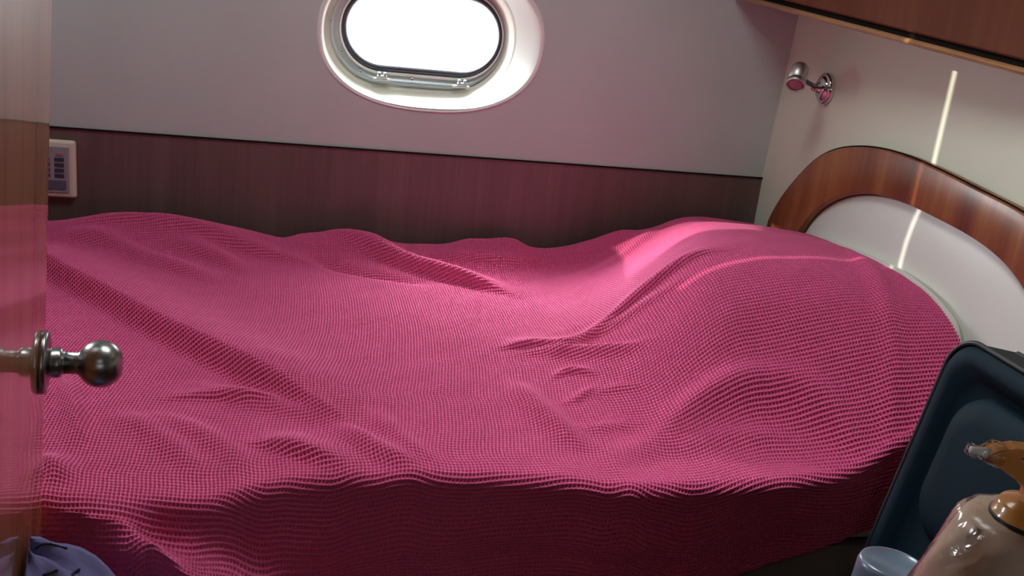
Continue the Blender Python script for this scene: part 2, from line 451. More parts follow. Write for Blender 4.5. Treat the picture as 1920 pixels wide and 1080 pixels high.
# continue both curves out of the frame down to the mattress
outer += [np.array((1.335, .885)), np.array((1.265, .835)), np.array((1.21, .75)), np.array((1.185, .62)), np.array((1.18, .40))]
inner += [np.array((1.325, .77)), np.array((1.295, .72)), np.array((1.276, .63)), np.array((1.27, .40))]
outer = [np.array((2.352, .40)), np.array((2.348, .55))] + outer
inner = [np.array((2.262, .40)), np.array((2.258, .55))] + inner
oc = hb_curve(outer); ic = hb_curve(inner)
oc = smooth_line(outer, 400); ic = smooth_line(inner, 400)
def resample(c, n):
    c = np.array(c); d = np.r_[0, np.cumsum(np.linalg.norm(np.diff(c, axis=0), axis=1))]
    t = np.linspace(0, d[-1], n); return np.c_[np.interp(t, d, c[:, 0]), np.interp(t, d, c[:, 1])]
NB = 130
def polar(c):
    c = np.array(c); th = np.arctan2(c[:, 1]-.40, c[:, 0]-1.76); o = np.argsort(th); return th[o], np.hypot(c[o, 0]-1.76, c[o, 1]-.40)
ot, orr = polar(oc); it, irr = polar(ic)
TH = np.linspace(pi-.002, .002, NB)
oc = np.stack([1.76+np.interp(TH, ot, orr)*np.cos(TH), .40+np.interp(TH, ot, orr)*np.sin(TH)], -1)
ic = np.stack([1.76+np.interp(TH, it, irr)*np.cos(TH), .40+np.interp(TH, it, irr)*np.sin(TH)], -1)
V, Fc = [], []
e = .003
for k in range(NB):
    o_, i_ = oc[k], ic[k]
    u = (i_-o_)/np.linalg.norm(i_-o_)
    for (p, x) in ((o_, XW), (o_, XH+e), (o_+u*e*.3, XH+e*.3), (o_+u*e, XH), (i_-u*e, XH), (i_-u*e*.3, XH+e*.3), (i_, XH+e), (i_, XW)):
        V.append((x-.0005, p[0], p[1]))
for k in range(NB-1):
    for j in range(7):
        Fc.append((k*8+j, k*8+j+1, (k+1)*8+j+1, (k+1)*8+j))
wf = mesh('wood_arch', V, Fc, MAT['cherry'], hb); recalc(wf)
# dark tube standing for the shadow gap around the arch
tube('edge_shadow_line', [(XW-.018, p[0], p[1]) for p in oc + (oc-ic)/np.linalg.norm(oc-ic, axis=1)[:, None]*.0012], .0016, MAT['groove'], hb, n=8)
# padded centre: a softly domed sheet inside the arch
cy, cz = 1.76, .40
V, Fc = [], []
K = 14
cen = np.array((1.76, .40))
for j in range(K+1):
    t = j/K
    for k in range(NB):
        u = (ic[k]-oc[k])/np.linalg.norm(ic[k]-oc[k])
        p0 = ic[k]+u*.0025
        p = p0*(1-t) + np.array((cen[0]+(p0[0]-cen[0])*.15, cen[1]))*t
        dome = .013*(1-(1-min(1, t*4.5))**2)
        V.append((XW-.006-dome, p[0], p[1]))
for j in range(K):
    for k in range(NB-1):
        Fc.append((j*NB+k, j*NB+k+1, (j+1)*NB+k+1, (j+1)*NB+k))
mesh('padded_centre', V, Fc, MAT['white_pad'], hb)

# ------------------------------------------------------------------ overhead locker
XB = 0.0
def xb(y): return .93 + (2.36-y)*.0993
def on_front(px, py):
    d = ray(px, py); t = (.93+2.36*.0993)/(d[0]+.0993*d[1]); return CP + d*t
pA, pB = on_front(1389, 0), on_front(1920, 143)
zl = lambda y: pA[2] + (pB[2]-pA[2])*(y-pA[1])/(pB[1]-pA[1])
lk = empty('overhead_locker', (XW, 1.6, 1.13), 'red brown wooden locker along the top of the end wall above the headboard', 'locker')
Ya, Yb = .76, hullY(1.2)-.004
def prism_y(name, prof, mat, parent, bev=0):
    """prof: list of (x, dz) closed loop, swept from Ya to Yb following the slightly sloping bottom line."""
    V = []; n = len(prof)
    ys = np.linspace(Ya, Yb, 24)
    for y in ys:
        for x, dz in prof: V.append((min(XW-.001, x+xb(y)), y if dz < .2 else y-.02*(y == Yb), zl(y)+dz))
    Fc = []
    for k in range(len(ys)-1):
        for i in range(n):
            j = (i+1) % n
            Fc.append((k*n+i, k*n+j, (k+1)*n+j, (k+1)*n+i))
    Fc += [tuple(range(n))[::-1], tuple((len(ys)-1)*n+i for i in range(n))]
    o = mesh(name, V, Fc, mat, parent, smooth=False); recalc(o)
    return o
prism_y('body', [(9, .008), (XB+.016, .008), (XB+.016, .34), (9, .34)], MAT['locker'], lk)
prism_y('door', [(XB+.013, .021), (XB+.004, .021), (XB+.002, .024), (XB+.002, .33), (XB+.013, .33)], MAT['locker'], lk)
lip = prism_y('lip', [(XB+.018, .0005), (XB+.004, 0), (XB+.001, .002), (XB, .005), (XB+.001, .008), (XB+.004, .0105), (XB+.018, .0105)], MAT['lip'], lk)
prism_y('groove', [(XB+.015, .0105), (XB+.0085, .0105), (XB+.0085, .022), (XB+.015, .022)], MAT['groove'], lk)

# ------------------------------------------------------------------ reading lamp
lc = np.array((XW, 2.157, .989))
lp = empty('reading_lamp', tuple(lc), 'small chrome reading lamp with round base on the cream end wall near the corner', 'lamp')
lathe('base', [(.0335,0),(.0340,.004),(.0335,.0085),(.0315,.011),(.0285,.012),(.0265,.0118),(.0255,.0150),(.0225,.0180),(.016,.0200),(.011,.0205),(.010,.0255),(.0,.0255)], lc, (-1,0,0), MAT['chrome'], lp, caps=False)
hc = onY(1496, 143, 2.10)
lc2 = hc
axis = np.array((-.36, -.62, -.60)); axis /= np.linalg.norm(axis)
lathe('lamp_head', [(.0,-.028),(.012,-.028),(.0165,-.026),(.0185,-.022),(.0188,.012),(.0178,.0125),(.0178,.015),(.0195,.0155),(.0197,.026),(.0185,.0275),(.0168,.0275),(.0165,.022)], lc2, axis, MAT['lamp_body'], lp, caps=False)
lathe('lens', [(.0166,.0225),(.0166,.024),(.012,.0258),(.006,.0266),(.0,.0268)], lc2, axis, MAT['lens'], lp, caps=False)
p0 = lc+np.array((-.025,0,0)); p1 = lc2+np.array((.014,.008,-.006))
lathe('ball_joint', [(.0,-.009),(.005,-.0075),(.0085,-.003),(.009,0),(.0085,.003),(.005,.0075),(.0,.009)], p0+np.array((-.004,0,0)), (-1,0,0), MAT['chrome'], lp, n=24, caps=False)
tube('arm', [p0, p0*.6+p1*.4, p0*.3+p1*.7, p1], .0052, MAT['chrome_dark'], lp)

# ------------------------------------------------------------------ door (open, seen almost edge on)
DY = 1.19
e_top, e_bot = onY(98, 0, DY), onY(80, 920, DY)
de = (e_top-e_bot)/(e_top[2]-e_bot[2])
def edge_at(z): return e_bot + de*(z-e_bot[2])
ddir = np.array((-.111, 1.0, 0)); ddir /= np.linalg.norm(ddir)
dn = np.cross(ddir, de/np.linalg.norm(de)); dn /= np.linalg.norm(dn)      # faces into the cabin (+x)
if dn[0] < 0: dn = -dn
DW = .70
V = []
for z in (.03, 1.80):
    f = edge_at(z)
    for q in (f, f-ddir*DW, f-ddir*DW-dn*.035, f-dn*.035): V.append(q)
hinge_pt = (edge_at(.03)-ddir*DW)
dr = empty('door_1', tuple(hinge_pt), 'varnished orange brown wooden cabin door standing open at the left', None, 'structure')
dl = mesh('door_leaf', V, [(0,3,2,1),(4,5,6,7),(0,1,5,4),(1,2,6,5),(2,3,7,6),(3,0,4,7)], MAT['door'], dr, smooth=True)
recalc(dl); bevel(dl, .003, 2)
# rosette centre: on the door face where the ray through its pixel meets it
d_ = ray(77, 679); t_ = ((edge_at(.7)-CP)@dn)/(d_@dn)
# near grazing: place by backset instead
kc = edge_at(.757) - ddir*.062
def proj(p):
    q = p-CP; z = q@FW; return 960+F*(q@RT)/z, 540-F*(q@UP)/z
kz = min(np.linspace(.6, .9, 301), key=lambda z: abs(proj(edge_at(z)-ddir*.042+dn*.004)[1]-679))
kc = edge_at(kz) - ddir*.042
kn = empty('door_handle', tuple(kc)); kn.parent = dr; bpy.context.view_layer.update(); kn.matrix_parent_inverse = dr.matrix_world.inverted()
tag(kn, 'dark nickel round door knob')
lathe('rosette', [(.035,0),(.035,.0045),(.0335,.0066),(.029,.0078),(.022,.0090),(.0175,.0098),(.0165,.0106),(.0168,.018),(.0160,.0205),(.0135,.022),(.0128,.0225),(.0128,.024)], kc, dn, MAT['nickel'], kn)
ball = [(.0122,.022),(.0122,.0375)]
R_ = .0265; cx_ = .061; ax_ = .0245
for i in range(40):
    a_ = pi - pi*i/39
    r = R_*sin(a_)**.92 if sin(a_) > 0 else 0; h = cx_ + ax_*cos(a_)
    if h < cx_ and r < .0135: continue
    if h > cx_+.0222: break
    ball.append((r, h))
rl, hl = ball[-1]
ball += [(rl*.86, hl+.0010), (rl*.6, hl+.0015), (.0005, hl+.0018)]
lathe('knob', ball, kc, dn, MAT['nickel'], kn)

# ------------------------------------------------------------------ berth + mattress
ZB = .52
fe_px = [(-200, 905), (80, 920), (220, 930), (300, 926), (400, 927), (440, 914), (520, 896), (600, 884), (700, 881), (800, 880), (950, 884), (1050, 893), (1150, 904), (1300, 900), (1500, 885), (1690, 860), (1790, 848)]
fe = np.array([onZ(x, y, ZB)[:2] for x, y in fe_px])
def interp_smooth(x, xs, ys):
    """monotone-ish cubic (Catmull-Rom) interpolation"""
    xs = np.asarray(xs, float); ys = np.asarray(ys, float)
    x = np.clip(x, xs[0], xs[-1])
    m = np.gradient(ys, xs)
    k = np.clip(np.searchsorted(xs, x)-1, 0, len(xs)-2)
    h = xs[k+1]-xs[k]; t = (x-xs[k])/h
    return (2*t**3-3*t**2+1)*ys[k] + (t**3-2*t**2+t)*h*m[k] + (-2*t**3+3*t**2)*ys[k+1] + (t**3-t**2)*h*m[k+1]
def yF(x): return interp_smooth(x, fe[:, 0], fe[:, 1])

YM = 1.335
bt = empty('berth', (0, 1.85, 0), 'built-in berth with pale grey front under the pink blanket', 'bed')
box('berth_base', (XL+.004, YM+.01, 0), (XW-.004, 2.39, .37), MAT['berth'], bt, .004)
mt = box('mattress', (XL+.01, YM+.015, .37), (1.03, 2.385, .495), MAT['mattress'], bt, .03, 4)

# ------------------------------------------------------------------ blanket
XB0, XB1 = XL+.02, 1.056
NX, NT, ND = 470, 244, 56
xs = np.linspace(XB0, XB1, NX)
YBK = 2.383

def sstep(a, b, t): u = np.clip((t-a)/(b-a), 0, 1); return u*u*(3-2*u)

back_px = [(95, 415), (200, 413), (330, 415), (430, 425), (505, 442), (530, 447), (560, 440), (620, 435), (690, 445), (740, 458), (820, 460), (900, 450), (960, 455), (1020, 468), (1100, 463), (1160, 460)]
bk = np.array([onY(x, y, 2.315)[[0, 2]] for x, y in back_px])
bkx = np.r_[XB0-.1, -.75, bk[:, 0], .78, .9, 1.1]; bkz = np.r_[.55, .56, bk[:, 1], .552, .545, .54]

def pillow_h(x, y):
    # height above the mattress plane of the pillow under the blanket
    sh = np.clip((y-1.80)*.34, 0, .2)                      # its far end lies closer to the headboard
    fx = interp_smooth(x-sh, [.26, .38, .47, .55, .63, .70, .735, .79, .88, .98, 1.09], [0, .01, .07, .23, .54, .82, .905, .97, 1.0, .985, .945])
    ys = y + np.clip((x-.86)*.42, -.05, .10)
    fy = interp_smooth(ys, [1.20, 1.30, 1.36, 1.42, 1.48, 1.55, 1.62, 1.71, 1.85, 2.0, 2.11, 2.27, 2.40], [0, .01, .12, .36, .60, .82, .94, 1.0, .985, .90, .82, .60, .46])
    return .218*np.clip(fx, 0, None)*np.clip(fy, 0, None)

# folds traced from the photograph, projected on the bed: (polyline px, amplitude, near width, far width, z)
FOLDS = [
 ([(-60,420),(40,466),(95,492),(200,546),(300,599),(400,650),(500,695),(620,744),(720,784)], .035, .0125, .115, .55, .25),
 ([(590,437),(680,457),(760,481),(850,503),(940,522),(1000,536)], .030, .010, .050, .55, .35),
 ([(60,440),(180,447),(280,474),(350,492),(430,515)], .016, .022, .03, .54, .3),
 ([(60,424),(250,424),(400,442),(530,463),(640,484)], .013, .014, .03, .55, .3),
 ([(300,448),(400,470),(480,500)], .016, .018, .03, .54, .4),
 ([(920,632),(1000,641),(1070,656),(1120,671)], .0150, .0065, .035, .54, .4),
 ([(940,652),(1020,660),(1100,680),(1180,700),(1240,712)], .012, .016, .010, .53, .4),
 ([(1060,650),(1120,634),(1200,627),(1290,632),(1350,641)], .013, .010, .022, .55, .4),
 ([(1000,668),(1100,650),(1230,655),(1320,668)], .006, .012, .016, .54, .4),
 ([(1022,712),(1060,700),(1100,708),(1128,722)], .0080, .006, .012, .53, .5),
 ([(1030,752),(1070,750),(1105,736),(1140,724)], .0055, .007, .012, .53, .5),
 ([(1090,745),(1150,740),(1220,752)], .0035, .010, .012, .53, .5),
 ([(950,690),(990,737),(1030,777),(1085,820),(1160,838)], .014, .022, .022, .53, .4),
 ([(1060,800),(1130,795),(1220,790)], .003, .012, .014, .53, .5),
 ([(440,812),(520,829),(600,850),(690,877)], .016, .009, .045, .53, .45),
 ([(620,786),(720,838),(815,880)], .012, .018, .02, .53, .4),
 ([(690,750),(760,822),(840,868)], .009, .018, .018, .53, .4),
 ([(540,740),(640,790),(700,850)], .005, .02, .02, .53, .4),
 ([(280,738),(360,734),(470,742),(560,756)], .008, .007, .02, .53, .4),
 ([(330,700),(420,728),(560,765),(640,776)], .008, .018, .02, .53, .4),
 ([(118,680),(138,760),(150,840)], .010, .014, .014, .53, .4),
 ([(190,752),(270,790),(350,850),(380,890)], .009, .018, .02, .53, .4),
 ([(250,760),(330,782),(420,830),(470,880)], .009, .02, .02, .53, .4),
 ([(70,830),(98,868),(120,905)], .012, .012, .02, .53, .5),
 ([(1120,790),(1200,754),(1280,734),(1380,706)], .005, .028, .026, .60, .35),
 ([(1200,806),(1290,774),(1380,767),(1480,781),(1600,826),(1700,866)], .017, .018, .03, .545, .35),
 ([(1240,840),(1340,822),(1450,826),(1560,850)], .006, .02, .02, .53, .4),
 ([(1530,440),(1600,492),(1670,570),(1720,650),(1750,730)], .009, .018, .018, .72, .35),
 ([(740,470),(850,478),(960,487),(1080,489)], .006, .012, .02, .54, .4),
 ([(830,458),(900,452),(960,462),(1020,486)], .008, .016, .02, .55, .4),
 ([(1080,500),(1180,492),(1240,470)], .006, .016, .02, .56, .4),
 ([(560,470),(650,489),(740,505),(830,517)], -.012, .02, .02, .54, .35),
]
def polyline_field(x, y, P):
    """distance and signed side (positive = nearer the camera) and running parameter to a 2D polyline"""
    best = np.full(x.shape, 1e9); side = np.zeros(x.shape); par = np.zeros(x.shape)
    L = np.r_[0, np.cumsum(np.linalg.norm(np.diff(P, axis=0), axis=1))]
    for k in range(len(P)-1):
        a, b = P[k], P[k+1]; ab = b-a; l2 = ab@ab
        t = np.clip(((x-a[0])*ab[0]+(y-a[1])*ab[1])/l2, 0, 1)
        dx = x-a[0]-t*ab[0]; dy = y-a[1]-t*ab[1]
        d = dx*dx+dy*dy
        m = d < best
        best = np.where(m, d, best)
        s = ab[0]*(y-a[1])-ab[1]*(x-a[0])
        side = np.where(m, s, side); par = np.where(m, (L[k]+t*sqrt(l2))/L[-1], par)
    return np.sqrt(best), side, par
FW_ = []
for px, amp, wn, wfar, z, tp in FOLDS:
    P = np.array([p[:2] for p in (onZ(x, y, z) for x, y in px)])
    P = np.array(smooth_line(P, 30))
    if P[0, 0] > P[-1, 0]: P = P[::-1]
    FW_.append((P, amp, wn, wfar, tp))

def top_z(x, y):
    z = np.full(x.shape, ZB)
    zb = interp_smooth(x, bkx, bkz)
    z += (zb-ZB)*np.where(y > 2.315, np.exp(-((y-2.315)/.05)**2), np.exp(-((y-2.315)/.075)**2))
    z += pillow_h(x, y)
    for P, amp, wn, wfar, tp in FW_:
        d, s, t = polyline_field(x, y, P)
        near = s < 0          # polyline runs +x, so negative side is nearer the camera
        w = np.where(near, wn, wfar)
        tap = sstep(0, tp, t+.0)*sstep(0, tp, 1-t) if True else 1
        z += 1.25*amp*np.exp(-(d/w)**2)*tap
    # gentle unevenness of mattress and cloth
    z += .0022*np.sin(9*x+3*y+.5)*np.sin(7*y-2*x) + .0012*np.sin(23*x+9*y)*np.sin(17*y-6*x+1) + .0007*np.sin(52*x-31*y)*np.sin(37*y+14*x+2)
    return z

hem_pts = [(1240, 1088), (1300, 1078), (1400, 1060), (1560, 1030), (1660, 1012)]
hem3 = np.array([onY(x, y, 1.30)[[0, 2]] for x, y in hem_pts])
def hem_z(x):
    hx_ = np.r_[XL-.1, -.6, -.15, .1, .35, hem3[:, 0], 1.2]; hz_ = np.r_[.16, .16, .20, .27, .345, hem3[:, 1], hem3[-1, 1]+.02]
    return interp_smooth(x, hx_, hz_)

yf = yF(xs)
R0 = .016
top_rows = []
tt = np.linspace(0, 1, NT)
X = np.repeat(xs[None, :], NT, 0)
Y = YBK + (yf[None, :]-YBK)*tt[:, None]
Z = top_z(X, Y)
# round the far edge down a little and the near edge over
Z -= .03*sstep(2.345, 2.383, Y)
ze = Z[-1]
rows = [np.stack([X, Y, Z], -1)]
# slope at the near edge to make the roll-over continuous
NA = 8
# the corner thrown outwards at the foot: ridge of that fold as (x, drop below the edge, distance out)
RG = np.array([(-.60, .0, .0), (-.30, .0, .0), (-.245, .0, .010), (-.200, .0, .026), (-.168, .008, .046), (-.125, .035, .066), (-.093, .062, .080), (-.042, .108, .090), (.02, .165, .092), (.07, .21, .06), (.12, .26, .0), (1.2, .26, .0)])
dR = np.interp(xs, RG[:, 0], RG[:, 1]); oR = np.interp(xs, RG[:, 0], RG[:, 2])
kk = np.hanning(9); kk /= kk.sum()
dR = np.convolve(np.pad(dR, 4, 'edge'), kk, 'valid'); oR = np.convolve(np.pad(oR, 4, 'edge'), kk, 'valid')
shelf = 1-sstep(.010, .032, dR)
vly = sstep(-.215, -.150, xs)*(1-sstep(.03, .09, xs))
arc = np.zeros((NA, NX, 3))
for k in range(NA):
    a = (k+1)/NA*pi/2
    arc[k, :, 0] = xs; arc[k, :, 1] = yf - R0*sin(a) - oR*shelf*(1-vly)*((k+1)/NA)**1.0; arc[k, :, 2] = ze - R0*(1-cos(a))
rows.append(arc)
hz_ = hem_z(xs)
d_tot = np.maximum(ze-R0-hz_, .02)
dr_ = np.zeros((ND, NX, 3))
APX, = (-.292,)
for k in range(ND):
    f = (k+1)/ND
    d = d_tot*f
    # ripples of the hanging side
    out = .006*np.sin(xs*14+.6)*sstep(0, .1, d) + .004*np.sin(xs*31+2)*sstep(.02, .15, d)
    # the corner thrown outwards at the foot: a cone of cloth fanning from the edge by the door
    dd = d + R0
    de_ = np.where(oR > .004, np.maximum(dR, R0+.030*vly), dR)
    s1 = np.maximum(sstep(-.028, .004, dd-de_), shelf*(1-vly))
    out += oR*s1 + .04*np.clip(dd-de_, 0, .3)*(oR > .004)
    lift = (de_-dR)*s1 - .040*vly*np.exp(-((dd-(de_-.020))/.015)**2)
    # a vertical crease on that fold
    cr = np.where(xs < -.172, np.exp(-((xs+.172)/.05)**2), np.exp(-((xs+.172)/.011)**2))
    out += .022*cr*sstep(.012, .05, d)
    dr_[k, :, 0] = xs; dr_[k, :, 1] = yf-R0-np.maximum(out, -.006); dr_[k, :, 2] = ze-R0-d+lift
rows.append(dr_)
G = np.concatenate(rows, 0)
# relax the thrown corner so its ridge stays round
wgt = np.zeros(G.shape[:2])
wgt[NT-6:NT+NA+ND-2, :] = 1.0
wgt *= (sstep(-.42, -.30, xs)*(1-sstep(.06, .16, xs)))[None, :]
for _ in range(7):
    A = G.copy()
    A[1:-1, 1:-1] = .25*G[1:-1, 1:-1]*2 + .125*(G[:-2, 1:-1]+G[2:, 1:-1]+G[1:-1, :-2]+G[1:-1, 2:])
    G = G + (A-G)*wgt[:, :, None]
NR = G.shape[0]
# light smoothing near the fan so it joins the edge softly
arcl = np.zeros((NR, NX)); arcl[1:] = np.cumsum(np.linalg.norm(np.diff(G, axis=0), axis=2), 0)
# average cloth length keeps the rows readable where folds pull them
med = np.repeat(np.median(arcl, axis=1)[:, None], NX, 1)
arcl = .75*arcl+.25*med
ul = np.zeros((NR, NX)); ul[:, 1:] = np.cumsum(np.linalg.norm(np.diff(G, axis=1), axis=2), 1)
UU = (.35*ul + .65*(G[:, :, 0]-XB0))
# slow warps: the cloth lies a bit skewed
UU = UU + .012*np.sin(G[:, :, 1]*5+1) + .010*np.sin(G[:, :, 0]*3+G[:, :, 1]*6) + .05*np.clip(1.9-G[:, :, 1], -.6, .7)*.35
VV = arcl + .012*np.sin(G[:, :, 0]*4+.6) + .008*np.sin(G[:, :, 0]*9+G[:, :, 1]*4)
CU, CV = .0053, .0077
idx = np.arange(NR*NX).reshape(NR, NX)
q = np.stack([idx[:-1, :-1], idx[1:, :-1], idx[1:, 1:], idx[:-1, 1:]], -1).reshape(-1, 4)
me = bpy.data.meshes.new('blanket')
me.vertices.add(NR*NX); me.vertices.foreach_set('co', G.reshape(-1).astype(np.float32))
me.loops.add(q.size); me.loops.foreach_set('vertex_index', q.reshape(-1).astype(np.int32))
me.polygons.add(len(q)); me.polygons.foreach_set('loop_start', (np.arange(len(q))*4).astype(np.int32))
me.polygons.foreach_set('use_smooth', np.ones(len(q), bool))
me.update(calc_edges=True)
uvl = me.uv_layers.new(name='UVMap')
uv = np.stack([UU.reshape(-1)/CU, VV.reshape(-1)/CV], -1)[q.reshape(-1)]
uvl.data.foreach_set('uv', uv.reshape(-1).astype(np.float32))
me.materials.append(MAT['blanket'])
bl = bpy.data.objects.new('blanket', me); COL.objects.link(bl)
tag(bl, 'bright pink waffle weave blanket spread over the whole berth and hanging down its front', 'blanket')
ss = bl.modifiers.new('fine', 'SUBSURF'); ss.levels = 0; ss.render_levels = 2; ss.uv_smooth = 'PRESERVE_BOUNDARIES'
# make sure normals face up/out
if me.polygons[NX*20].normal.z < 0:
    me.flip_normals()

# ------------------------------------------------------------------ white pillow whose end peeps out at the headboard
NPX, NPY = 40, 70
pxs = np.linspace(.66, 1.0755, NPX); pys = np.linspace(1.40, 2.30, NPY)
PXg, PYg = np.meshgrid(pxs, pys, indexing='ij')
PT = ZB + pillow_h(np.minimum(PXg, 1.06), PYg)
drop = .016 + .0*PXg
edge_fall = .09*(1-sstep(1.38, 1.50, PYg)) + .06*sstep(2.16, 2.30, PYg) + .05*(1-sstep(.66, .76, PXg))
rise = .020*sstep(1.057, 1.066, PXg)*sstep(1.40, 1.46, PYg) - .010*sstep(1.070, 1.0755, PXg)
PT = np.maximum(PT - drop - edge_fall + rise, .503)
V = [(PXg[i, j], PYg[i, j], PT[i, j]) for i in range(NPX) for j in range(NPY)]
V += [(PXg[i, j], PYg[i, j], .4995) for i in range(NPX) for j in range(NPY)]
B0 = NPX*NPY; Fc = []
for i in range(NPX-1):
    for j in range(NPY-1):
        a = i*NPY+j
        Fc.append((a, a+NPY, a+NPY+1, a+1)); Fc.append((B0+a, B0+a+1, B0+a+NPY+1, B0+a+NPY))
for i in range(NPX-1):
    for j in (0, NPY-1):
        a = i*NPY+j; Fc.append((a, a+NPY, B0+a+NPY, B0+a) if j else (a, B0+a, B0+a+NPY, a+NPY))
for j in range(NPY-1):
    for i in (0, NPX-1):
        a = i*NPY+j; Fc.append((a, a+1, B0+a+1, B0+a) if i == 0 else (a, B0+a, B0+a+1, a+1))
pw = mesh('pillow', V, Fc, MAT['pillow']); recalc(pw)
tag(pw, 'white pillow under the pink blanket, its end showing against the padded headboard', 'pillow')

# ------------------------------------------------------------------ suitcase leaning at the head end
TOPZ = .79; SLEAN = .18
sb = np.array((.868-SLEAN*TOPZ, 1.20, 0.0))          # far lower edge of its face
sv = np.array((SLEAN, 0, 1.0)); sv /= np.linalg.norm(sv)   # up along the case
sh_ = np.array((.05, -1.0, 0)); sh_ /= np.linalg.norm(sh_)  # along the face toward the camera
sn = np.cross(sv, sh_); sn /= np.linalg.norm(sn)
if sn[0] > 0: sn = -sn                                 # out of the face, toward -x
SH, SWd, STk = TOPZ/sv[2], .50, .185
def S(a, h, n): return sb + sh_*a + sv*h + sn*n
st = empty('suitcase', tuple(S(.25, 0, -.09)), 'dark blue soft suitcase leaning at the head end of the berth beside the headboard', 'suitcase')
def rrect(w0, w1, h0, h1, r, n=10):
    pts = []
    for (cx, cy, a0) in ((w1-r, h1-r, 0), (w0+r, h1-r, 90), (w0+r, h0+r, 180), (w1-r, h0+r, 270)):
        for i in range(n+1):
            a = radians(a0+90*i/n); pts.append((cx+r*cos(a), cy+r*sin(a)))
    return pts
def shell(name, loops, mat, parent, cap0=True, cap1=True):
    n = len(loops[0]); V = [p for l in loops for p in l]; Fc = []
    for k in range(len(loops)-1):
        for i in range(n):
            j = (i+1) % n; Fc.append((k*n+i, k*n+j, (k+1)*n+j, (k+1)*n+i))
    if cap0: Fc.append(tuple(range(n))[::-1])
    if cap1: Fc.append(tuple((len(loops)-1)*n+i for i in range(n)))
    o = mesh(name, V, Fc, mat, parent); recalc(o); return o
def sl(w0, w1, h0, h1, r, n): return [S(a, h, n) for a, h in rrect(w0, w1, h0, h1, r)]
shell('body', [sl(.004,SWd-.004,.004,SH-.004,.045,-STk), sl(0,SWd,0,SH,.05,-STk+.012), sl(0,SWd,0,SH,.05,-.016), sl(.003,SWd-.003,.003,SH-.003,.048,-.006)], MAT['suit_top'], st)
# face with a broad rounded border and a raised pocket
face = [sl(.002,SWd-.002,.002,SH-.002,.047,-.008), sl(.003,SWd-.003,.003,SH-.003,.047,0), sl(.010,SWd-.010,.010,SH-.010,.042,.008), sl(.022,SWd-.022,.022,SH-.022,.036,.0115),
        sl(.030,SWd-.030,.030,SH-.028,.034,.010), sl(.042,SWd-.042,.042,SH-.040,.045,.001), sl(.050,SWd-.050,.050,SH-.045,.05,-.004), sl(.10,SWd-.10,.10,SH-.115,.05,-.004)]
shell('face', face, MAT['suit'], st, cap0=False)
def pocket(name, w0, w1, h0, h1, r, n0):
    shell(name, [sl(w0,w1,h0,h1,r,-.004), sl(w0+.004,w1-.004,h0+.004,h1-.004,r-.002,n0*.45), sl(w0+.014,w1-.014,h0+.014,h1-.016,r-.01,n0*.85), sl(w0+.035,w1-.035,h0+.035,h1-.04,r-.03,n0)], MAT['suit'], st)
pocket('pocket', .056, SWd-.056, .545, SH-.050, .060, .020)
pocket('pocket', .056, SWd-.056, .075, .505, .06, .020)
pl = rrect(.001, SWd-.001, .001, SH-.001, .047, 12); pl.append(pl[0])
tube('piping', [S(a, h, .001) for a, h in pl], .0038, MAT['piping'], st, n=8)
tube('piping', [S(a, h, -STk+.006) for a, h in pl], .0038, MAT['piping'], st, n=8)
hp = [S(.035, SH-.002, -.10), S(.04, SH+.008, -.10), S(.06, SH+.016, -.10), S(.20, SH+.022, -.10), S(.30, SH+.026, -.10), S(.37, SH+.022, -.10), S(.395, SH+.012, -.10), S(.40, SH-.002, -.10)]
tube('carry_handle', smooth_line(hp, 40), .011, MAT['suit_top'], st)
tube('zip_line', [S(a, SH+.0005, -.055) for a in np.linspace(.05, SWd-.05, 12)], .003, MAT['piping'], st, n=6)

# ------------------------------------------------------------------ ledge just below the frame, with the bottle and the jar
LZ = .655
struct(multi_box('trim_2', [((.36, PY, LZ-.03), (.70, .770, LZ)), ((.37, PY, 0), (.69, .76, LZ-.03))], MAT['locker']))

bc = atD(1932, 985, .76)
b_axis = np.array((.06, .02, 1.0)); b_axis /= np.linalg.norm(b_axis)
SHO = .0                                                # shoulder top at bc
bh = (bc[2]-LZ)/b_axis[2]                               # body height below the shoulder plane
b_org = bc - b_axis*bh
bo = empty('pump_bottle', tuple(b_org), 'pink beige pump bottle in clear wrap with an amber dispenser head at the lower right', 'bottle')
prof = [(.0, .0005), (.056, .0005), (.060, .006), (.063, .03), (.066, .06)]
H = bh
prof += [(.0690, H*.40), (.0665, H*.60), (.0600, H*.75), (.0525, H*.88), (.0475, H*.95), (.0450, H*.985), (.042, H*1.003), (.037, H*1.008), (.026, H*1.010), (.023, H*1.012), (.023, H*1.03), (.0, H*1.03)]
lathe('bottle_body', prof, b_org, b_axis, MAT['lotion'], bo, n=64, caps=False)
lathe('base_band', [(.0602, .004), (.0620, .012), (.0655, .045), (.0672, .062)], b_org, b_axis, MAT['red'], bo, n=64, caps=False)
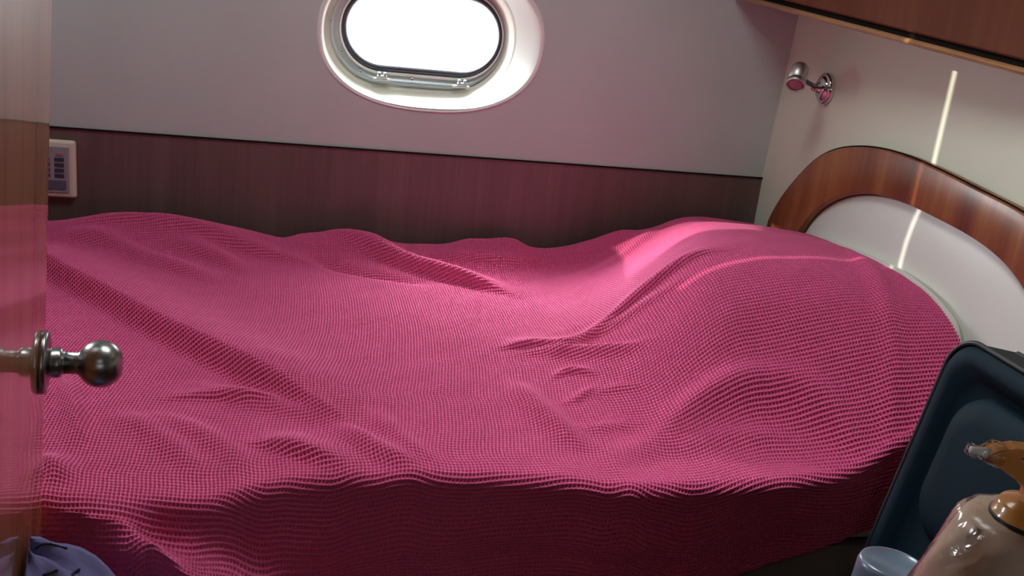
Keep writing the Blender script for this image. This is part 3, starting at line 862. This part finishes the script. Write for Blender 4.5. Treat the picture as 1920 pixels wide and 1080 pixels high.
# wrap: loose clear film over the shoulders
def wrap(pr, grow):
    a, b, c = frame_from(b_axis); V, Fc = [], []; n = 72
    for k, (r, h) in enumerate(pr):
        for i in range(n):
            t = 2*pi*i/n
            rr = r + grow + .0012*sin(5*t+h*60)+.0009*sin(11*t-h*90+1)
            V.append(b_org + a*(h+.0015) + b*rr*cos(t) + c*rr*sin(t))
    for k in range(len(pr)-1):
        for i in range(n):
            j = (i+1) % n; Fc.append((k*n+i, k*n+j, (k+1)*n+j, (k+1)*n+i))
    return mesh('clear_wrap', V, Fc, MAT['film'], bo)
wrap([(.063, .03), (.066, .06), (.0690, H*.40), (.0665, H*.60), (.0600, H*.75), (.0525, H*.88), (.0475, H*.95), (.0450, H*.985), (.042, H*1.003), (.037, H*1.010), (.029, H*1.016)], .0026)
top = b_org + b_axis*H*1.008
lathe('collar', [(.0275, .0), (.0285, .002), (.0285, .004), (.0265, .006), (.0260, .0105), (.0240, .0135), (.0150, .0165), (.0105, .019), (.0095, .026), (.0095, .042), (.0, .042)], top, b_axis, MAT['amber'], bo, caps=False)
lathe('collar_ring', [(.0282, .0005), (.0292, .001), (.0292, .0035), (.0282, .004)], top, b_axis, MAT['piping'], bo, caps=False)
# dispenser head: a wedge with a slot, nozzle to the left of the picture
nd = -RT*.98 + UP*.0; nd = nd - b_axis*(nd@b_axis); nd /= np.linalg.norm(nd)
ns = np.cross(b_axis, nd)
def HP(f, u, s): return top + nd*f + b_axis*(u-.0085) + ns*s
side = [(-.020, .062), (-.018, .067), (.030, .0655), (.042, .061), (.0475, .0575), (.047, .0535), (.042, .0510), (.020, .040), (.0098, .031), (.0095, .024), (-.0095, .024), (-.0098, .034), (-.018, .052)]
slot = [(-.012, .0590), (.027, .0595), (.023, .0550), (.008, .0480), (-.010, .0465)]
V, Fc = [], []
hw = .0105
n = len(side)
for s, inset in ((-hw, .0012), (-hw+.0015, 0), (hw-.0015, 0), (hw, .0012)):
    cf, cu = .01, .05
    for f, u in side:
        sc = 1-inset/.03
        V.append(HP(cf+(f-cf)*sc, cu+(u-cu)*sc, s*(1.0 if f < .03 else .72)))
for k in range(3):
    for i in range(n):
        j = (i+1) % n; Fc.append((k*n+i, k*n+j, (k+1)*n+j, (k+1)*n+i))
Fc.append(tuple(range(n))[::-1]); Fc.append(tuple(3*n+i for i in range(n)))
hd = mesh('dispenser_head', V, Fc, MAT['amber'], bo, smooth=False); recalc(hd)
# cut the slot
V, Fc = [], []
m = len(slot)
for s in (-.03, .03):
    for f, u in slot: V.append(HP(f, u, s))
for i in range(m):
    j = (i+1) % m; Fc.append((i, j, m+j, m+i))
Fc.append(tuple(range(m))[::-1]); Fc.append(tuple(m+i for i in range(m)))
cut = mesh('slot_cutter', V, Fc, None); recalc(cut)
bmod = hd.modifiers.new('slot', 'BOOLEAN'); bmod.object = cut; bmod.operation = 'DIFFERENCE'; bmod.solver = 'EXACT'
bpy.context.view_layer.update()
dg = bpy.context.evaluated_depsgraph_get()
newme = bpy.data.meshes.new_from_object(hd.evaluated_get(dg)); hd.modifiers.clear(); hd.data = newme
bpy.data.objects.remove(cut, do_unlink=True)
bevel(hd, .0014, 3, 25)
# clear crumpled film gathered around the nozzle tip
V, Fc = [], []; nn = 20
tipr = [(.036, .0105), (.044, .0100), (.0500, .0066), (.0535, .0048), (.0575, .0056), (.0605, .0050), (.0615, .0012)]
for k, (f, r) in enumerate(tipr):
    for i in range(nn):
        t = 2*pi*i/nn; rr = r*(1+.16*sin(3*t+k*1.7)+.10*sin(7*t+k))
        V.append(HP(f, .0565-.02*(f-.036)*0 + rr*sin(t)*.8, rr*cos(t)))
for k in range(len(tipr)-1):
    for i in range(nn):
        j = (i+1) % nn; Fc.append((k*nn+i, k*nn+j, (k+1)*nn+j, (k+1)*nn+i))
Fc.append(tuple((len(tipr)-1)*nn+i for i in range(nn)))
mesh('nozzle_wrap', V, Fc, MAT['film'], bo)
tube('nozzle', [HP(.045, .0557, 0), HP(.051, .0562, 0), HP(.0585, .0565, 0)], [.0042, .0034, .003], MAT['white_plastic'], bo)  # white colour stands for the glints on the clear plastic tip

jc = atD(1668, 1062, .90)
jz = jc[2]
j_org = np.array((jc[0], jc[1], LZ))
jr = empty('cosmetic_jar', tuple(j_org), 'small jar with blue grey translucent cap at the bottom edge beside the pump bottle', 'jar')
jh = jz-LZ
lathe('jar_body', [(.0, .0005), (.030, .0005), (.033, .004), (.033, jh-.055), (.030, jh-.047), (.026, jh-.045), (.0, jh-.045)], j_org, (0, 0, 1), MAT['jar'], jr, caps=False)
lathe('cap', [(.0305, jh-.046), (.0312, jh-.045), (.0298, jh-.004), (.0282, jh+.0008), (.0258, jh+.0022), (.0242, jh+.0016), (.0230, jh+.0004), (.0, jh+.0002)], j_org, (.06, .03, 1), MAT['cap'], jr, n=64, caps=False)

# ------------------------------------------------------------------ lavender fabric bag at the lower left, against the door
bgc = np.array((-.266, 1.02, .236))
V, Fc = [], []
nu, nv = 56, 36
def bag_pt(th, ph):
    x = cos(th)*sin(ph); y = sin(th)*sin(ph); z = cos(ph)
    lump = 1 + .012*sin(3*th+2*ph)+.016*sin(7*th-4*ph+1)+.010*sin(13*th+9*ph)
    p = bgc + np.array((.170*x, .115*y, .340*z if z > 0 else .224*z))*lump
    d = (p-edge_at(p[2]))@dn
    if d < .006: p = p + dn*(.006-d)
    return p
for j in range(nv+1):
    for i in range(nu): V.append(bag_pt(2*pi*i/nu, pi*(j+.001)/(nv+.002)))
for j in range(nv):
    for i in range(nu):
        k = (i+1) % nu; Fc.append((j*nu+i, (j+1)*nu+i, (j+1)*nu+k, j*nu+k))
V = [np.array((p[0], p[1], max(p[2], .002))) for p in V]
bg = mesh('fabric_bag', V, Fc, MAT['lavender']); recalc(bg)
tag(bg, 'bunched lavender fabric bag with dark crease lines at the lower left beside the door', 'bag')
from mathutils.bvhtree import BVHTree
bv = BVHTree.FromPolygons([tuple(p) for p in V], Fc)
def on_bag(px, py):
    d = Vector(ray(px, py)).normalized(); h = bv.ray_cast(Vector(CP), d)
    return None if h[0] is None else np.array(h[0]) - np.array(d)*.001
for line in ([(66,1030),(78,1021),(95,1020),(112,1025),(126,1028)], [(80,1078),(95,1074),(108,1069)], [(128,1084),(138,1075),(150,1067)]):
    pts = [p for p in (on_bag(*q_) for q_ in line) if p is not None]
    if len(pts) > 2: tube('crease_line', smooth_line(pts, 16), .0013, MAT['dark_crease'], bg, n=8)  # dark tubes stand for the shade in the creases of the cloth

# ------------------------------------------------------------------ light
W = bpy.data.worlds.new('sky'); SC.world = W; W.use_nodes = True
nt = W.node_tree; nt.nodes.clear()
wo = nt.nodes.new('ShaderNodeOutputWorld'); bgn = nt.nodes.new('ShaderNodeBackground')
bgn.inputs['Color'].default_value = (.92, .975, 1.0, 1)
tcw = nt.nodes.new('ShaderNodeTexCoord'); vd = nt.nodes.new('ShaderNodeVectorMath'); vd.operation = 'DOT_PRODUCT'
gd = Vector((-.30, .68, .66)).normalized(); vd.inputs[1].default_value = gd
nt.links.new(tcw.outputs['Generated'], vd.inputs[0])
def wm(op, a, b):
    x = nt.nodes.new('ShaderNodeMath'); x.operation = op
    for i, v in enumerate((a, b)):
        if isinstance(v, (int, float)): x.inputs[i].default_value = v
        else: nt.links.new(v, x.inputs[i])
    return x.outputs[0]
SKY, GLOW = 13.0, 230.0          # bright hazy sky around the sun side of the boat
st_ = wm('ADD', SKY, wm('MULTIPLY', GLOW, wm('POWER', wm('MAXIMUM', vd.outputs['Value'], 0.0), 9.0)))
nt.links.new(st_, bgn.inputs['Strength'])
nt.links.new(bgn.outputs[0], wo.inputs[0])
def portal(name, loc, rot, sx, sy):
    l = bpy.data.lights.new(name, 'AREA'); l.shape = 'RECTANGLE'; l.size = sx; l.size_y = sy
    l.cycles.is_portal = True
    o = bpy.data.objects.new(name, l); COL.objects.link(o); o.location = loc; o.rotation_euler = rot
portal('hatch_portal', ((HX0+HX1)/2, (HY0+HY1)/2, ZC+.05), (0, 0, 0), HX1-HX0, HY1-HY0)
portal('saloon_hatch_portal', ((SX0+SX1)/2, (SY0+SY1)/2, ZC+.05), (0, 0, 0), SX1-SX0, SY1-SY0)
portal('porthole_portal', (hx, WY+.14, hz), (radians(90), 0, radians(180)), .40, .24)
portal('foot_fill_portal', (XL-T, (LY0+LY1)/2, (LZ0+LZ1)/2), (0, radians(-90), 0), LZ1-LZ0, LY1-LY0)
portal('saloon_port_portal', ((PX0+PX1)/2, YB-.03, (PZ0+PZ1)/2), (radians(90), 0, 0), PX1-PX0, PZ1-PZ0)
sl_ = bpy.data.lights.new('sun', 'SUN'); sl_.energy = 5.2; sl_.angle = radians(.35); sl_.color = (1, .95, .82)
so = bpy.data.objects.new('sun', sl_); COL.objects.link(so)
el = radians(20.0)
sd = Vector((cos(el), -.003, -sin(el)))
so.rotation_euler = sd.to_track_quat('-Z', 'Y').to_euler(); so.location = (-2, 1.7, 1.4)

SC.view_settings.view_transform = 'Standard'; SC.view_settings.look = 'None'
SC.view_settings.exposure = -0.42; SC.view_settings.gamma = 1.0; SC.view_settings.use_curve_mapping = False
SC.cycles.max_bounces = 10; SC.cycles.diffuse_bounces = 6; SC.cycles.glossy_bounces = 5; SC.cycles.transparent_max_bounces = 12
SC.cycles.caustics_reflective = False; SC.cycles.caustics_refractive = False
SC.cycles.sample_clamp_indirect = 6.0
SC.cycles.use_denoising = True
